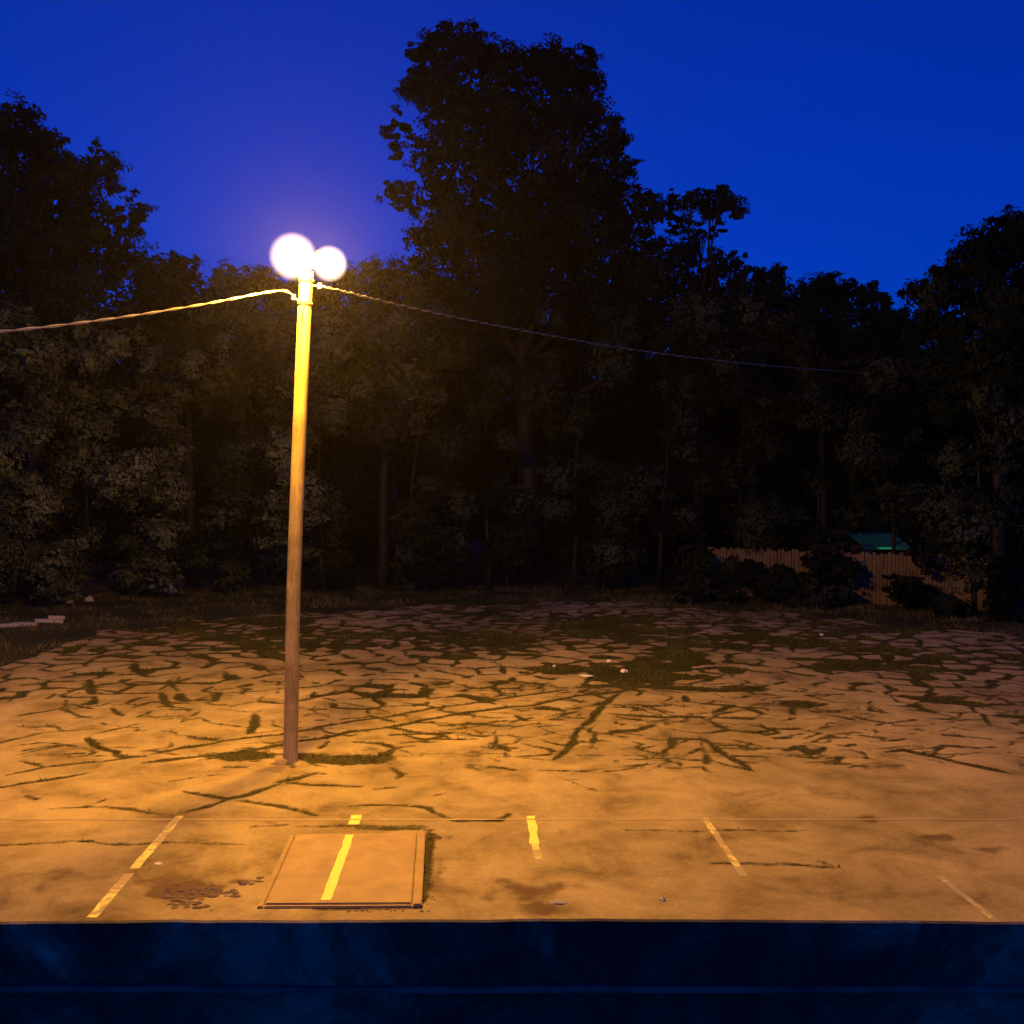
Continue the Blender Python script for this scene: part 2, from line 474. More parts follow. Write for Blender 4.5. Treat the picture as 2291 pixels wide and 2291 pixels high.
TR = [
 ([(-60, 1775), (12, 1762), (65, 1753), (118, 1744), (196, 1733)], .085),
 ([(12, 1736), (101, 1718), (172, 1709), (249, 1703), (320, 1694)], .06),
 ([(320, 1709), (415, 1698), (492, 1688), (569, 1679), (650, 1664), (741, 1650), (794, 1638), (889, 1625), (948, 1611), (1043, 1596), (1145, 1583), (1198, 1579), (1252, 1566), (1290, 1557), (1341, 1554), (1382, 1549), (1442, 1537)], .095),
 ([(335, 1690), (400, 1676), (470, 1666), (557, 1650), (634, 1643), (699, 1632), (794, 1614), (877, 1602), (960, 1587), (1067, 1573), (1150, 1560), (1260, 1545)], .075),
 ([(201, 1522), (204, 1556)], .12), ([(204, 1555), (290, 1552), (361, 1551)], .08), ([(361, 1551), (373, 1578), (388, 1584)], .10),
 ([(290, 1585), (340, 1573), (373, 1572), (440, 1577)], .06),
 ([(255, 1513), (330, 1508), (350, 1500)], .10), ([(350, 1500), (310, 1500)], .08), ([(300, 1527), (390, 1530), (490, 1528)], .10),
 ([(375, 1524), (390, 1540), (405, 1546)], .09), ([(395, 1525), (400, 1517)], .1),
 ([(490, 1550), (478, 1570), (462, 1573)], .11), ([(545, 1540), (550, 1548), (600, 1546)], .06),
 ([(569, 1598), (572, 1614), (557, 1644)], .115),
 ([(794, 1661), (853, 1664), (889, 1676), (925, 1670)], .11), ([(889, 1676), (859, 1691), (788, 1709), (711, 1703), (660, 1690)], .15), ([(889, 1676), (925, 1688)], .1),
 ([(859, 1626), (930, 1640), (996, 1647), (948, 1656), (1067, 1655)], .075), ([(996, 1647), (1010, 1655)], .14),
 ([(1067, 1635), (1075, 1645), (1095, 1652)], .05), ([(900, 1664), (960, 1656)], .05),
 ([(196, 1652), (219, 1673), (255, 1685), (261, 1694), (330, 1695)], .095), ([(255, 1675), (302, 1674)], .05),
 ([(47, 1668), (100, 1662), (180, 1673)], .045), ([(47, 1704), (85, 1712), (100, 1721)], .07),
 ([(118, 1622), (140, 1637), (215, 1630)], .04), ([(60, 1645), (140, 1637)], .035), ([(215, 1643), (300, 1622), (313, 1619)], .05),
 ([(150, 1574), (210, 1588)], .05), ([(247, 1584), (275, 1602)], .08), ([(170, 1603), (203, 1605)], .09), ([(105, 1565), (120, 1555)], .10), ([(18, 1570), (30, 1563)], .08),
 ([(325, 1680), (365, 1682), (440, 1672), (500, 1660), (430, 1652)], .06), ([(360, 1610), (450, 1607), (470, 1620), (560, 1632)], .04),
 ([(400, 1645), (425, 1647)], .06), ([(330, 1603), (350, 1607)], .05),
 ([(711, 1598), (760, 1612)], .03), ([(760, 1572), (880, 1595)], .035), ([(830, 1595), (870, 1597)], .06),
 ([(376, 1752), (434, 1741)], .075), ([(500, 1720), (545, 1718)], .11), ([(465, 1737), (490, 1735)], .08),
 ([(611, 1754), (660, 1745), (711, 1729)], .085), ([(652, 1753), (747, 1759), (806, 1762)], .08), ([(690, 1732), (730, 1731)], .06),
 ([(415, 1774), (510, 1789), (557, 1780), (593, 1767), (630, 1755)], .085), ([(510, 1789), (569, 1796), (622, 1805), (670, 1814), (717, 1826)], .065),
 ([(510, 1789), (462, 1806), (415, 1821)], .075),
 ([(877, 1718), (900, 1735), (895, 1745)], .07), ([(842, 1766), (890, 1762)], .05), ([(1030, 1720), (1095, 1722)], .06), ([(1045, 1714), (1080, 1729)], .05),
 ([(1100, 1664), (1130, 1675), (1145, 1683)], .08), ([(970, 1782), (1000, 1777)], .05), ([(960, 1705), (990, 1708)], .05),
 ([(782, 1807), (830, 1802), (900, 1803), (948, 1808), (984, 1821), (1020, 1838), (1060, 1838), (1115, 1837), (1140, 1822)], .055),
 ([(107, 1812), (160, 1809), (237, 1806), (296, 1812), (344, 1821), (390, 1827)], .04), ([(215, 1798), (240, 1790)], .10), ([(60, 1782), (78, 1790)], .08),
 ([(-40, 1893), (100, 1888), (200, 1887), (300, 1890), (385, 1885), (500, 1888), (565, 1894)], .022),
 ([(1240, 1702), (1264, 1682), (1293, 1640), (1335, 1599), (1350, 1579), (1385, 1552)], .105),
 ([(1200, 1726), (1310, 1728), (1330, 1722)], .04),
 ([(1500, 1676), (1502, 1655), (1572, 1656), (1614, 1680), (1649, 1703), (1682, 1728)], .09), ([(1614, 1692), (1700, 1693)], .1), ([(1650, 1705), (1690, 1708)], .12),
 ([(1987, 1686), (2023, 1680), (2082, 1692), (2153, 1709), (2260, 1732)], .10), ([(2088, 1690), (2112, 1671), (2180, 1673)], .09), ([(1975, 1660), (2030, 1655)], .07),
 ([(1756, 1680), (1790, 1674), (1810, 1686), (1845, 1674)], .13), ([(1780, 1690), (1830, 1690)], .1), ([(1850, 1712), (1900, 1711)], .09),
 ([(1347, 1534), (1477, 1538), (1560, 1543), (1620, 1545), (1697, 1541)], .30),
 ([(2023, 1558), (2094, 1570), (2190, 1574)], .25), ([(1745, 1575), (1800, 1583), (1850, 1576)], .18), ([(1570, 1575), (1640, 1580), (1592, 1595)], .12),
 ([(1590, 1610), (1600, 1598), (1660, 1590)], .07), ([(1370, 1597), (1450, 1604), (1515, 1606)], .10), ([(1400, 1578), (1500, 1580)], .07),
 ([(1227, 1605), (1290, 1594), (1230, 1612), (1280, 1615)], .06), ([(1210, 1632), (1265, 1648)], .04), ([(1350, 1644), (1430, 1633)], .05),
 ([(1410, 1678), (1470, 1672)], .05), ([(1700, 1622), (1740, 1640), (1710, 1646)], .08), ([(1680, 1592), (1720, 1600)], .05), ([(1610, 1622), (1632, 1626)], .08),
 ([(1940, 1583), (1950, 1592), (2000, 1598)], .09), ([(1910, 1606), (2000, 1622)], .08), ([(2070, 1610), (2180, 1612)], .05), ([(2140, 1630), (2180, 1637)], .08),
 ([(1330, 1770), (1260, 1745), (1300, 1748)], .02), ([(590, 1840), (640, 1850), (560, 1851)], .03),
 ([(1590, 1936), (1660, 1934), (1780, 1936), (1870, 1945), (1838, 1925)], .035), ([(660, 1852), (780, 1851), (960, 1850)], .05), ([(1400, 1858), (1560, 1862), (1800, 1862)], .015),
]
for pts, wd in TR: traced(pts, wd * .84 + .010)
for pts, wd in [([(960, 1862), (958, 1900), (954, 1960), (950, 2022)], .07), ([(800, 1857), (880, 1855), (975, 1857)], .05), ([(968, 1868), (985, 1874)], .13), ([(700, 2036), (790, 2038), (880, 2036), (940, 2034)], .035)]: traced(pts, wd)

# polygonal cracking, closer and wider with distance from the building
rr = random.Random(11)
seeds = []
y = 17.5
tries = 0
cells = {}
def free(x, y, s):
    k = (int(x // 1), int(y // 1))
    for i in (-1, 0, 1):
        for j in (-1, 0, 1):
            for a, b in cells.get((k[0] + i, k[1] + j), ()):
                if (x - a) ** 2 + (y - b) ** 2 < s * s: return False
    cells.setdefault(k, []).append((x, y)); return True
while tries < 26000:
    tries += 1
    x = rr.uniform(-17, 30); y = rr.uniform(20, 48)
    s = .95 if y < 24 else (.74 if y < 31 else .66)
    if free(x, y, s): seeds.append((x, y))
vv, ee, tf, _, _, _ = delaunay_2d_cdt([Vector(s) for s in seeds], [], [], 0, 1e-5)
cen = []
for f in tf:
    a, b, c = [vv[i] for i in f]
    d = 2 * (a.x * (b.y - c.y) + b.x * (c.y - a.y) + c.x * (a.y - b.y))
    if abs(d) < 1e-6: cen.append((a + b + c) / 3); continue
    ux = (a.length_squared * (b.y - c.y) + b.length_squared * (c.y - a.y) + c.length_squared * (a.y - b.y)) / d
    uy = (a.length_squared * (c.x - b.x) + b.length_squared * (a.x - c.x) + c.length_squared * (b.x - a.x)) / d
    cen.append(Vector((ux, uy)))
emap = {}
for k, f in enumerate(tf):
    for i in range(3):
        e = tuple(sorted((f[i], f[(i + 1) % 3]))); emap.setdefault(e, []).append(k)
for e, ks in emap.items():
    if len(ks) != 2: continue
    a, b = cen[ks[0]], cen[ks[1]]
    if (a - b).length > 3.5: continue
    mx, my = (a.x + b.x) / 2, (a.y + b.y) / 2
    u = 1145.5 + mx / my * F; v = 1070 + CAM_H / my * F
    nz = mnoise.noise(Vector((mx * .22, my * .22, 5)))
    # how badly broken the surface is here
    far = min(1, max(0, (my - 24) / 8))
    dens = .60 + .32 * far + .4 * nz
    if v > 1600 and u < 700: dens -= .30
    if my < 22.5: dens -= .15
    if mx > 2 and my < 19: dens -= .4
    if rr.random() > dens: continue
    wd = .052 + .055 * far + .16 * max(0, nz + .05) * (.2 + far)
    if rr.random() < .18: wd *= 2.3
    if far < .5 and rr.random() < .45:       # only half of this crack has opened
        b = a.lerp(b, rr.uniform(.35, .75))
    crooked(a, b, wd * rr.uniform(.5, 1.3), wd * rr.uniform(.4, 1.2), .07, .2, 2)

for k in range(420):                 # short loose cracks where the surface starts to break up
    u = rr.uniform(60, 2350); v = 1530 + 190 * rr.random() ** 1.2
    if u < 900 and rr.random() < .55: continue
    c = G(u, v); a_ = rr.gauss(0, .55); l = rr.uniform(.25, 1.1)
    dx, dy = math.cos(a_) * l / 2, math.sin(a_) * l / 2
    wd = rr.uniform(.022, .06)
    crooked((c.x - dx, c.y - dy), (c.x + dx, c.y + dy), wd * .5, wd, .12, .18, k % 17)
    if rr.random() < .4:
        b_ = a_ + rr.choice((-1, 1)) * rr.uniform(.8, 1.7); l2 = rr.uniform(.15, .5)
        crooked((c.x + dx, c.y + dy), (c.x + dx + math.cos(b_) * l2, c.y + dy + math.sin(b_) * l2), wd, wd * .4, .08, .18, k % 13)

def vnoise(x, y, seed):          # smooth value noise on arrays
    g = np.random.default_rng(seed).random((64, 64))
    xi = np.floor(x).astype(int); yi = np.floor(y).astype(int); fx = x - xi; fy = y - yi
    fx = fx * fx * (3 - 2 * fx); fy = fy * fy * (3 - 2 * fy)
    a = g[xi % 64, yi % 64]; b = g[(xi + 1) % 64, yi % 64]; c = g[xi % 64, (yi + 1) % 64]; d = g[(xi + 1) % 64, (yi + 1) % 64]
    return (a * (1 - fx) + b * fx) * (1 - fy) + (c * (1 - fx) + d * fx) * fy - .5
ROUGH = vnoise(GX * 1.3, GY * 1.3, 1) * 1.1 + vnoise(GX * 3.1, GY * 3.1, 2) * .7 + vnoise(GX * 7, GY * 7, 3) * .35
def patch(u, v, ru, rv, into='gap', k=1.0):   # an overgrown patch, radii in photo pixels
    c = G(u, v); rx = ru / F * c.y; ry = abs(G(u, v - rv).y - G(u, v + rv).y) / 2
    q = np.sqrt(((GX - c.x) / rx) ** 2 + ((GY - c.y) / ry) ** 2) + ROUGH * 1.0
    if into == 'gap':
        global gap
        gap = np.maximum(gap, (1 - q) * min(rx, ry) * .6 * k)
    else:
        global stain
        stain = np.maximum(stain, np.clip(1.25 - q, 0, 1) * k)
for p in [(560, 1692, 75, 12), (700, 1695, 60, 9), (820, 1703, 60, 8), (780, 1697, 80, 8), (1450, 1500, 110, 26), (1380, 1515, 60, 12), (1520, 1470, 60, 22), (1240, 1500, 60, 12),
          (1010, 1470, 80, 7), (1300, 1400, 60, 14), (1640, 1500, 30, 7), (1680, 1540, 55, 9), (1900, 1490, 80, 12), (2050, 1500, 100, 8), (1100, 1440, 70, 9), (1600, 1445, 90, 6),
          (800, 1445, 90, 6), (600, 1440, 70, 7), (340, 1440, 40, 5), (2120, 1565, 60, 8), (1780, 1577, 40, 7), (500, 1430, 60, 6), (900, 1420, 110, 5), (1440, 1410, 100, 8), (1800, 1440, 80, 7), (1950, 1455, 90, 6)]:
    patch(*p)
for p in [(660, 1568, 90, 9, 'stain', .7), (430, 1998, 80, 20, 'stain', 1.6), (540, 1975, 40, 7, 'stain', .9), (340, 1962, 110, 45, 'stain', .6), (120, 1965, 190, 50, 'stain', .5), (150, 2030, 190, 30, 'stain', .5), (1190, 1995, 95, 24, 'stain', .95), (1230, 2040, 90, 22, 'stain', .9), (1345, 1960, 70, 22, 'stain', .5), (1120, 1975, 50, 10, 'stain', .7),
          (2090, 1875, 55, 12, 'stain', .85), (2210, 1905, 50, 12, 'stain', .85), (1945, 1835, 45, 14, 'stain', .7), (1800, 1930, 120, 26, 'stain', .45), (1930, 1715, 120, 12, 'stain', .6), (1620, 1870, 110, 9, 'stain', .5),
          (1260, 1870, 30, 30, 'stain', .5), (985, 1930, 30, 80, 'stain', .6), (850, 2032, 120, 8, 'stain', .6), (600, 1950, 40, 70, 'stain', .45), (2140, 1990, 140, 50, 'stain', .35), (1500, 1960, 90, 25, 'stain', .35), (1330, 1660, 70, 20, 'stain', .35), (1500, 1700, 90, 12, 'stain', .4)]:
    patch(*p)

farr = np.clip((GY - 27) / 8, 0, 1)
gap = gap + np.where(gap > -.25, ROUGH * .10 * (.25 + farr), 0)      # ragged edges
gap = np.maximum(gap, np.where(farr > 0, (vnoise(GX * .5, GY * .5, 4) + ROUGH * .5 - .35 + .14 * farr) * .5 - (1 - farr) * .3, -1))
stain = np.maximum(stain, farr * .45 * (vnoise(GX * .8, GY * .8, 6) + .6))
stain = np.maximum(stain, .50 * (vnoise(GX * .35, GY * .7, 8) + vnoise(GX * 1.1, GY * 1.6, 9) * .5 + .30))

def in_poly(px, py):
    ins = np.zeros(px.shape, bool)
    n = len(POLY)
    for i in range(n):
        x1, y1 = POLY[i]; x2, y2 = POLY[(i + 1) % n]
        c = ((y1 > py) != (y2 > py)) & (px < (x2 - x1) * (py - y1) / (y2 - y1 + 1e-12) + x1)
        ins ^= c
    return ins
wobx = .35 * np.sin(GY * 1.3 + np.sin(GY * .7) * 2) + .15 * np.sin(GY * 4.1)
woby = .5 * np.sin(GX * .9 + 1) + .35 * np.sin(GX * 2.3 + np.sin(GX)) + .15 * np.sin(GX * 6.0)
inside = in_poly(GX + wobx * .5, GY + woby)
ny, nx = GX.shape
idx = np.arange(nx * ny).reshape(ny, nx)
q = inside[:-1, :-1] & inside[1:, :-1] & inside[:-1, 1:] & inside[1:, 1:]
quads = np.stack([idx[:-1, :-1][q], idx[:-1, 1:][q], idx[1:, 1:][q], idx[1:, :-1][q]], 1)
used = np.unique(quads); remap = np.full(nx * ny, -1); remap[used] = np.arange(len(used))
quads = remap[quads]
# slabs heave a little; soil lies lower in the joints
hz = .012 * np.sin(GX * .9 + np.cos(GY * .5) * 2) * np.cos(GY * .8 + 1) * np.clip((GY - 17) / 6, 0, 1)
zz = .004 + hz * .8 + .012 - np.clip(gap * .3, 0, .022)
co = np.stack([GX, GY, zz], -1).reshape(-1, 3)[used]

def np_mesh(name, co, quads, mat, nv=4, smooth=False):
    me = bpy.data.meshes.new(name)
    n = len(quads)
    me.vertices.add(len(co)); me.vertices.foreach_set('co', np.asarray(co, np.float32).ravel())
    me.loops.add(n * nv); me.loops.foreach_set('vertex_index', np.asarray(quads, np.int32).ravel())
    me.polygons.add(n)
    me.polygons.foreach_set('loop_start', np.arange(0, n * nv, nv, dtype=np.int32))
    me.polygons.foreach_set('loop_total', np.full(n, nv, np.int32))
    if smooth: me.polygons.foreach_set('use_smooth', np.ones(n, bool))
    me.materials.append(mat)
    me.update(calc_edges=True)
    return me

me = np_mesh('parking_lot', co, quads, M['pavement'], smooth=True)
for nm, arr in (('gap', gap), ('stain', stain)):
    at = me.attributes.new(nm, 'FLOAT', 'POINT')
    at.data.foreach_set('value', arr.ravel()[used].astype(np.float32))
lot = bpy.data.objects.new('parking_lot', me); col.objects.link(lot); tag(lot, kind='structure')

# painted lines
def paint_line(a, b, wid, z, wear0, wear1, parent, seed=0, name='painted_line'):
    a = Vector((a.x, a.y, 0)); b = Vector((b.x, b.y, 0))
    d = (b - a); L = d.length; d.normalize(); nrm = Vector((-d.y, d.x, 0))
    n = max(4, int(L / .12)); vs = []; wear = []
    for i in range(n + 1):
        s = i / n; p = a + d * (L * s)
        e1 = .022 * mnoise.noise(Vector((s * L * 3, seed, 1))); e2 = .022 * mnoise.noise(Vector((s * L * 3, seed, 7)))
        vs += [p + nrm * (wid / 2 + e1) + Vector((0, 0, z)), p - nrm * (wid / 2 + e2) + Vector((0, 0, z))]
        wear += [wear0 + (wear1 - wear0) * s] * 2
    fs = [(2 * i, 2 * i + 1, 2 * i + 3, 2 * i + 2) for i in range(n)]
    o = link(name, vs, fs, M['paint'], parent)
    at = o.data.attributes.new('wear', 'FLOAT', 'POINT'); at.data.foreach_set('value', wear)
    return o
ZL = .0195
paint_line(G(402, 1828), G(300, 1946), .13, ZL, .12, .02, lot, 1)
paint_line(G(290, 1957), G(205, 2056), .13, ZL, .22, .10, lot, 2)
paint_line(G(798, 1826), G(791, 1847), .17, ZL, -.15, -.1, lot, 3)
paint_line(G(1188, 1828), G(1196, 1890), .13, ZL, -.25, -.15, lot, 4)
paint_line(G(1196, 1890), G(1205, 1925), .11, ZL, .08, .2, lot, 5)
paint_line(G(1576, 1832), G(1664, 1962), .10, ZL, .12, .20, lot, 6)
paint_line(G(2100, 1962), G(2234, 2068), .09, ZL, .20, .20, lot, 7)
paint_line(G(2400, 1836), G(-100, 1836), .05, ZL + .002, .27, .27, lot, 8)

# ------------------------------------------------------------------ raised slab
SLAB_TOP = .055
c1, c2, c3, c4 = G(652, 1866, SLAB_TOP), G(952, 1862, SLAB_TOP), G(944, 2024, SLAB_TOP), G(578, 2026, SLAB_TOP)
sc_ = (c1 + c2 + c3 + c4) / 4; 
slab = empty('concrete_slab', Vector((sc_.x, sc_.y, .012)))
tag(slab, 'flat raised concrete slab set in the lot with a yellow stripe across it', 'slab')
def quad_prism(cs, z0, z1, name, mat, parent, bev=.012):
    import bmesh
    bm = bmesh.new()
    lo = [bm.verts.new((c.x, c.y, z0)) for c in cs]; hi = [bm.verts.new((c.x, c.y, z1)) for c in cs]
    bm.faces.new(lo[::-1]); bm.faces.new(hi)
    n = len(cs)
    for i in range(n): bm.faces.new((lo[i], lo[(i + 1) % n], hi[(i + 1) % n], hi[i]))
    bmesh.ops.recalc_face_normals(bm, faces=bm.faces)
    bmesh.ops.bevel(bm, geom=[e for e in bm.edges if all(v.co.z > z1 - 1e-5 for v in e.verts)], offset=bev, segments=2, affect='EDGES')
    me = bpy.data.meshes.new(name); bm.to_mesh(me); bm.free(); me.materials.append(mat)
    o = bpy.data.objects.new(name, me); col.objects.link(o); o.parent = parent; o.location = -parent.location
    return o
def LP(s, t):     # a point on the slab, s across, t from far to near
    a = c1.lerp(c2, s); b = c4.lerp(c3, s); return a.lerp(b, t)
quad_prism([LP(.035, .0), LP(.935, 0), LP(.935, .975), LP(.035, .975)], -.02, SLAB_TOP, 'panel', M['slab'], slab)
quad_prism([LP(.945, -.0), LP(1.0, 0), LP(1.0, 1), LP(.945, 1)], -.02, SLAB_TOP + .008, 'side_kerb', M['slab'], slab)
quad_prism([LP(-.01, 0), LP(.028, 0), LP(.028, 1), LP(-.01, 1)], -.02, SLAB_TOP - .012, 'side_kerb', M['slab'], slab)
quad_prism([LP(.032, .979), LP(.941, .979), LP(.941, 1.0), LP(.032, 1.0)], -.02, SLAB_TOP - .014, 'front_edge', M['slab'], slab)
paint_line(G(783, 1868, SLAB_TOP), G(729, 2014, SLAB_TOP), .125, SLAB_TOP + .004, -.35, -.25, slab, 9)
bpy.context.view_layer.update()

# ------------------------------------------------------------------ weeds and grass
def blades(name, pts, hmin, hmax, wid, mat, per):
    n = len(pts) * per
    base = np.repeat(np.asarray(pts, float), per, 0)
    base[:, :2] += rng.normal(0, .035, (n, 2))
    h = rng.uniform(hmin, hmax, n) * (1 + .5 * rng.normal(size=n).clip(-1, 1))
    a = rng.uniform(0, 2 * math.pi, n); lean = rng.uniform(.1, .9, n) * h
    la = rng.uniform(0, 2 * math.pi, n)
    wv = np.stack([np.cos(a), np.sin(a), np.zeros(n)], 1) * (wid * rng.uniform(.6, 1.4, n))[:, None]
    tip = base + np.stack([np.cos(la) * lean, np.sin(la) * lean, h], 1)
    co = np.stack([base - wv, base + wv, tip], 1).reshape(-1, 3)
    me = np_mesh(name, co, np.arange(n * 3).reshape(n, 3), mat, 3)
    at = me.attributes.new('tone', 'FLOAT', 'POINT')
    at.data.foreach_set('value', np.repeat(rng.uniform(0, 1, n), 3).astype(np.float32))
    o = bpy.data.objects.new(name, me); col.objects.link(o)
    return o
gi = np.argwhere((gap > .015) & inside)
pr = np.clip(.10 + gap[gi[:, 0], gi[:, 1]] * 2.2, 0, .75) * np.clip((GY[gi[:, 0], gi[:, 1]] - 14) / 8, .25, 1)
gi = gi[rng.random(len(gi)) < pr]
pts = np.stack([GX[gi[:, 0], gi[:, 1]], GY[gi[:, 0], gi[:, 1]], np.zeros(len(gi))], 1)
o = blades('joint_weeds', pts, .02, .085, .010, M['blade'], 3)
tag(o, 'low weeds growing in the cracks of the lot', 'weeds', kind='stuff')

ox = rng.uniform(-26, 32, 60000); oy = rng.uniform(18, 50, 60000)
keep = ~in_poly(ox, oy) & (np.abs(ox) < oy * .56 + 1.5)
ox, oy = ox[keep], oy[keep]
k2 = np.array([mnoise.noise(Vector((a * .5, b * .5, 2))) > -.15 for a, b in zip(ox, oy)])
pts = np.stack([ox[k2], oy[k2], np.full(k2.sum(), -.05)], 1)
o = blades('grass', pts, .05, .20, .014, M['grass'], 3)
tag(o, 'rough dark grass on the verge round the lot', 'grass', kind='stuff')

# ------------------------------------------------------------------ lamp post
PB = G(650, 1706); D = PB.y
post = empty('lamp_post', PB)
tag(post, 'tall leaning wooden pole carrying two lit floodlights above the cracked lot', 'lamp post')
path = [Vector((PB.x, D, -.3)), P(650, 1706, D), P(655, 1400, D), P(659, 1250, D), P(669, 980, D), P(681, 700, D), P(686, 608, D)]
def catmull(pts, n):
    r = []
    q = [pts[0] * 2 - pts[1]] + pts + [pts[-1] * 2 - pts[-2]]
    for i in range(1, len(q) - 2):
        for k in range(n):
            s = k / n
            a, b, c, d = q[i - 1], q[i], q[i + 1], q[i + 2]
            r.append(.5 * ((2 * b) + (c - a) * s + (2 * a - 5 * b + 4 * c - d) * s * s + (3 * b - a - 3 * c + d) * s ** 3))
    r.append(pts[-1]); return r
pp = catmull(path, 6)
rad = [.136 - .016 * (i / (len(pp) - 1)) for i in range(len(pp))]
mb = MB(); mb.tube(pp, rad, 20); mb.build('pole', M['pole'], post, True)
top = path[-1]
# steel collar, bracket arms and the two heads
ax = (path[-1] - path[-2]).normalized()
mb = MB(); mb.tube([top - ax * .62, top - ax * .56], [.140, .140], 20); mb.build('pole_band', M['darkmetal'], post, True)
mb = MB(); mb.tube([top - ax * .20, top - ax * .14], [.138, .138], 20); mb.build('pole_band', M['darkmetal'], post, True)
HL = P(656, 574, D - .80)      # nearer head
HR = P(737, 590, D + .90)      # farther head
mb = MB()
mb.tube([top - ax * .17, top + Vector((0, -.05, .10)), HL.lerp(top, .55) + Vector((0, 0, .06)), HL + Vector((0, .16, .05))], .022, 10)
mb.build('bracket_arm', M['metal'], post, True)
mb = MB()
mb.tube([top - ax * .17, top + Vector((.04, .04, .08)), HR.lerp(top, .5) + Vector((0, 0, .05)), HR + Vector((-.16, .05, .03))], .022, 10)
mb.build('bracket_arm', M['metal'], post, True)
def flood(c, aim, r):
    z = Vector(aim).normalized()
    x = z.cross(Vector((0, 0, 1))).normalized(); y_ = z.cross(x)
    T = Matrix(((x.x, y_.x, z.x, c.x), (x.y, y_.y, z.y, c.y), (x.z, y_.z, z.z, c.z), (0, 0, 0, 1)))
    mb = MB()
    mb.lathe([(0.0, -.40), (.05, -.40), (.07, -.37), (.075, -r * .97), (r * .42, -r * .93), (r * .62, -r * .80), (r * .66, -r * .76), (r * .60, -r * .78)], T, 32)
    h = mb.build('floodlight', M['metal'], post, True)
    mb = MB()
    rc = r * .70
    mb.lathe([(max(.001, rc * .85 * math.sin(a)), -rc * 1.35 * math.cos(a)) for a in [math.pi * i / 20 for i in range(21)]], Matrix.Translation(c), 32)
    l = mb.build('bulb', M['lens'], h, True); l.location = (0, 0, 0)
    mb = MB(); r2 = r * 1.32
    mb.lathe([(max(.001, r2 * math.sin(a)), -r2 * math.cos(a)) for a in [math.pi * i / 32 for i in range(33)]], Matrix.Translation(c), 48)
    l = mb.build('bloom_shell', M['bloom_shell'], h, True); l.location = (0, 0, 0)  # added glow wider than the bulb, standing in for lamp bloom
    return h
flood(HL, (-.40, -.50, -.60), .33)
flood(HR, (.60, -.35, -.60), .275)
# spool insulators on hooks under the band
hk = P(657, 665, D - .05)
mb = MB(); mb.tube([top - ax * .5, (top - ax * .5).lerp(hk, .6) + Vector((0, 0, -.05)), hk], .012, 8); mb.lathe([(.0, -.05), (.035, -.05), (.04, -.03), (.022, 0), (.04, .03), (.035, .05), (0, .05)], Matrix.Translation(hk), 14)
mb.build('insulator', M['stone'], post, True)
hk2 = P(716, 640, D)
mb = MB(); mb.tube([top - ax * .25, hk2], .012, 8); mb.lathe([(.0, -.05), (.035, -.05), (.04, -.03), (.022, 0), (.04, .03), (.035, .05), (0, .05)], Matrix.Translation(hk2), 14)
mb.build('insulator', M['stone'], post, True)
mb = MB(); mb.tube([top - ax * .62 + Vector((.0, -.145, 0)), top - ax * .95 + Vector((0, -.146, 0))], [.025, .006], 8); mb.build('drip_loop', M['darkmetal'], post, True)

# twisted overhead cables
def cable(pts, label, r=.012, pitch=.55, core=True):
    c = catmull(pts, 30)
    L = 0; acc = [0]
    for i in range(1, len(c)): L += (c[i] - c[i - 1]).length; acc.append(L)
    n = int(L / .06)
    samp = []; j = 0
    for i in range(n + 1):
        s = L * i / n
        while j < len(acc) - 2 and acc[j + 1] < s: j += 1
        f = (s - acc[j]) / max(acc[j + 1] - acc[j], 1e-6)
        samp.append((c[j].lerp(c[j + 1], f), s))
    mb = MB()
    for ph in (0, math.pi):
        q = []
        for i, (p, s) in enumerate(samp):
            t = (samp[min(i + 1, n)][0] - samp[max(i - 1, 0)][0]).normalized()
            a = t.cross(Vector((0, 0, 1))).normalized(); b = a.cross(t)
            w_ = 2 * math.pi * s / pitch + ph
            q.append(p + (a * math.cos(w_) + b * math.sin(w_)) * r * 1.05)
        mb.tube(q, r if ph == 0 else r * .9, 6, False)
    o = mb.build('overhead_cable', M['cable'], None, True)
    o.data.materials.append(M['cable_core'])
    h = len(o.data.polygons) // 2
    o.data.polygons.foreach_set('material_index', [0] * h + [1 if core else 0] * (len(o.data.polygons) - h))
    tag(o, label, 'cable', 'overhead cables strung from the pole')
    return o
cable([P(657, 660, D - .05), P(618, 651, D - .4), P(460, 680, D - 1.6), P(250, 713, D - 2.8), P(0, 742, D - 4.0), P(-400, 772, D - 5.5), P(-1100, 800, D - 7)], 'bright overhead cable running from the pole top to the left edge', .0115, .8, False)
cable([P(716, 641, D), P(760, 650, D + .7), P(950, 695, D + 4), P(1200, 745, D + 9), P(1450, 787, D + 15), P(1700, 816, D + 21), P(1900, 832, D + 26), P(2060, 842, D + 30)], 'dim overhead cable running from the pole top into the dark trees at right', .013)

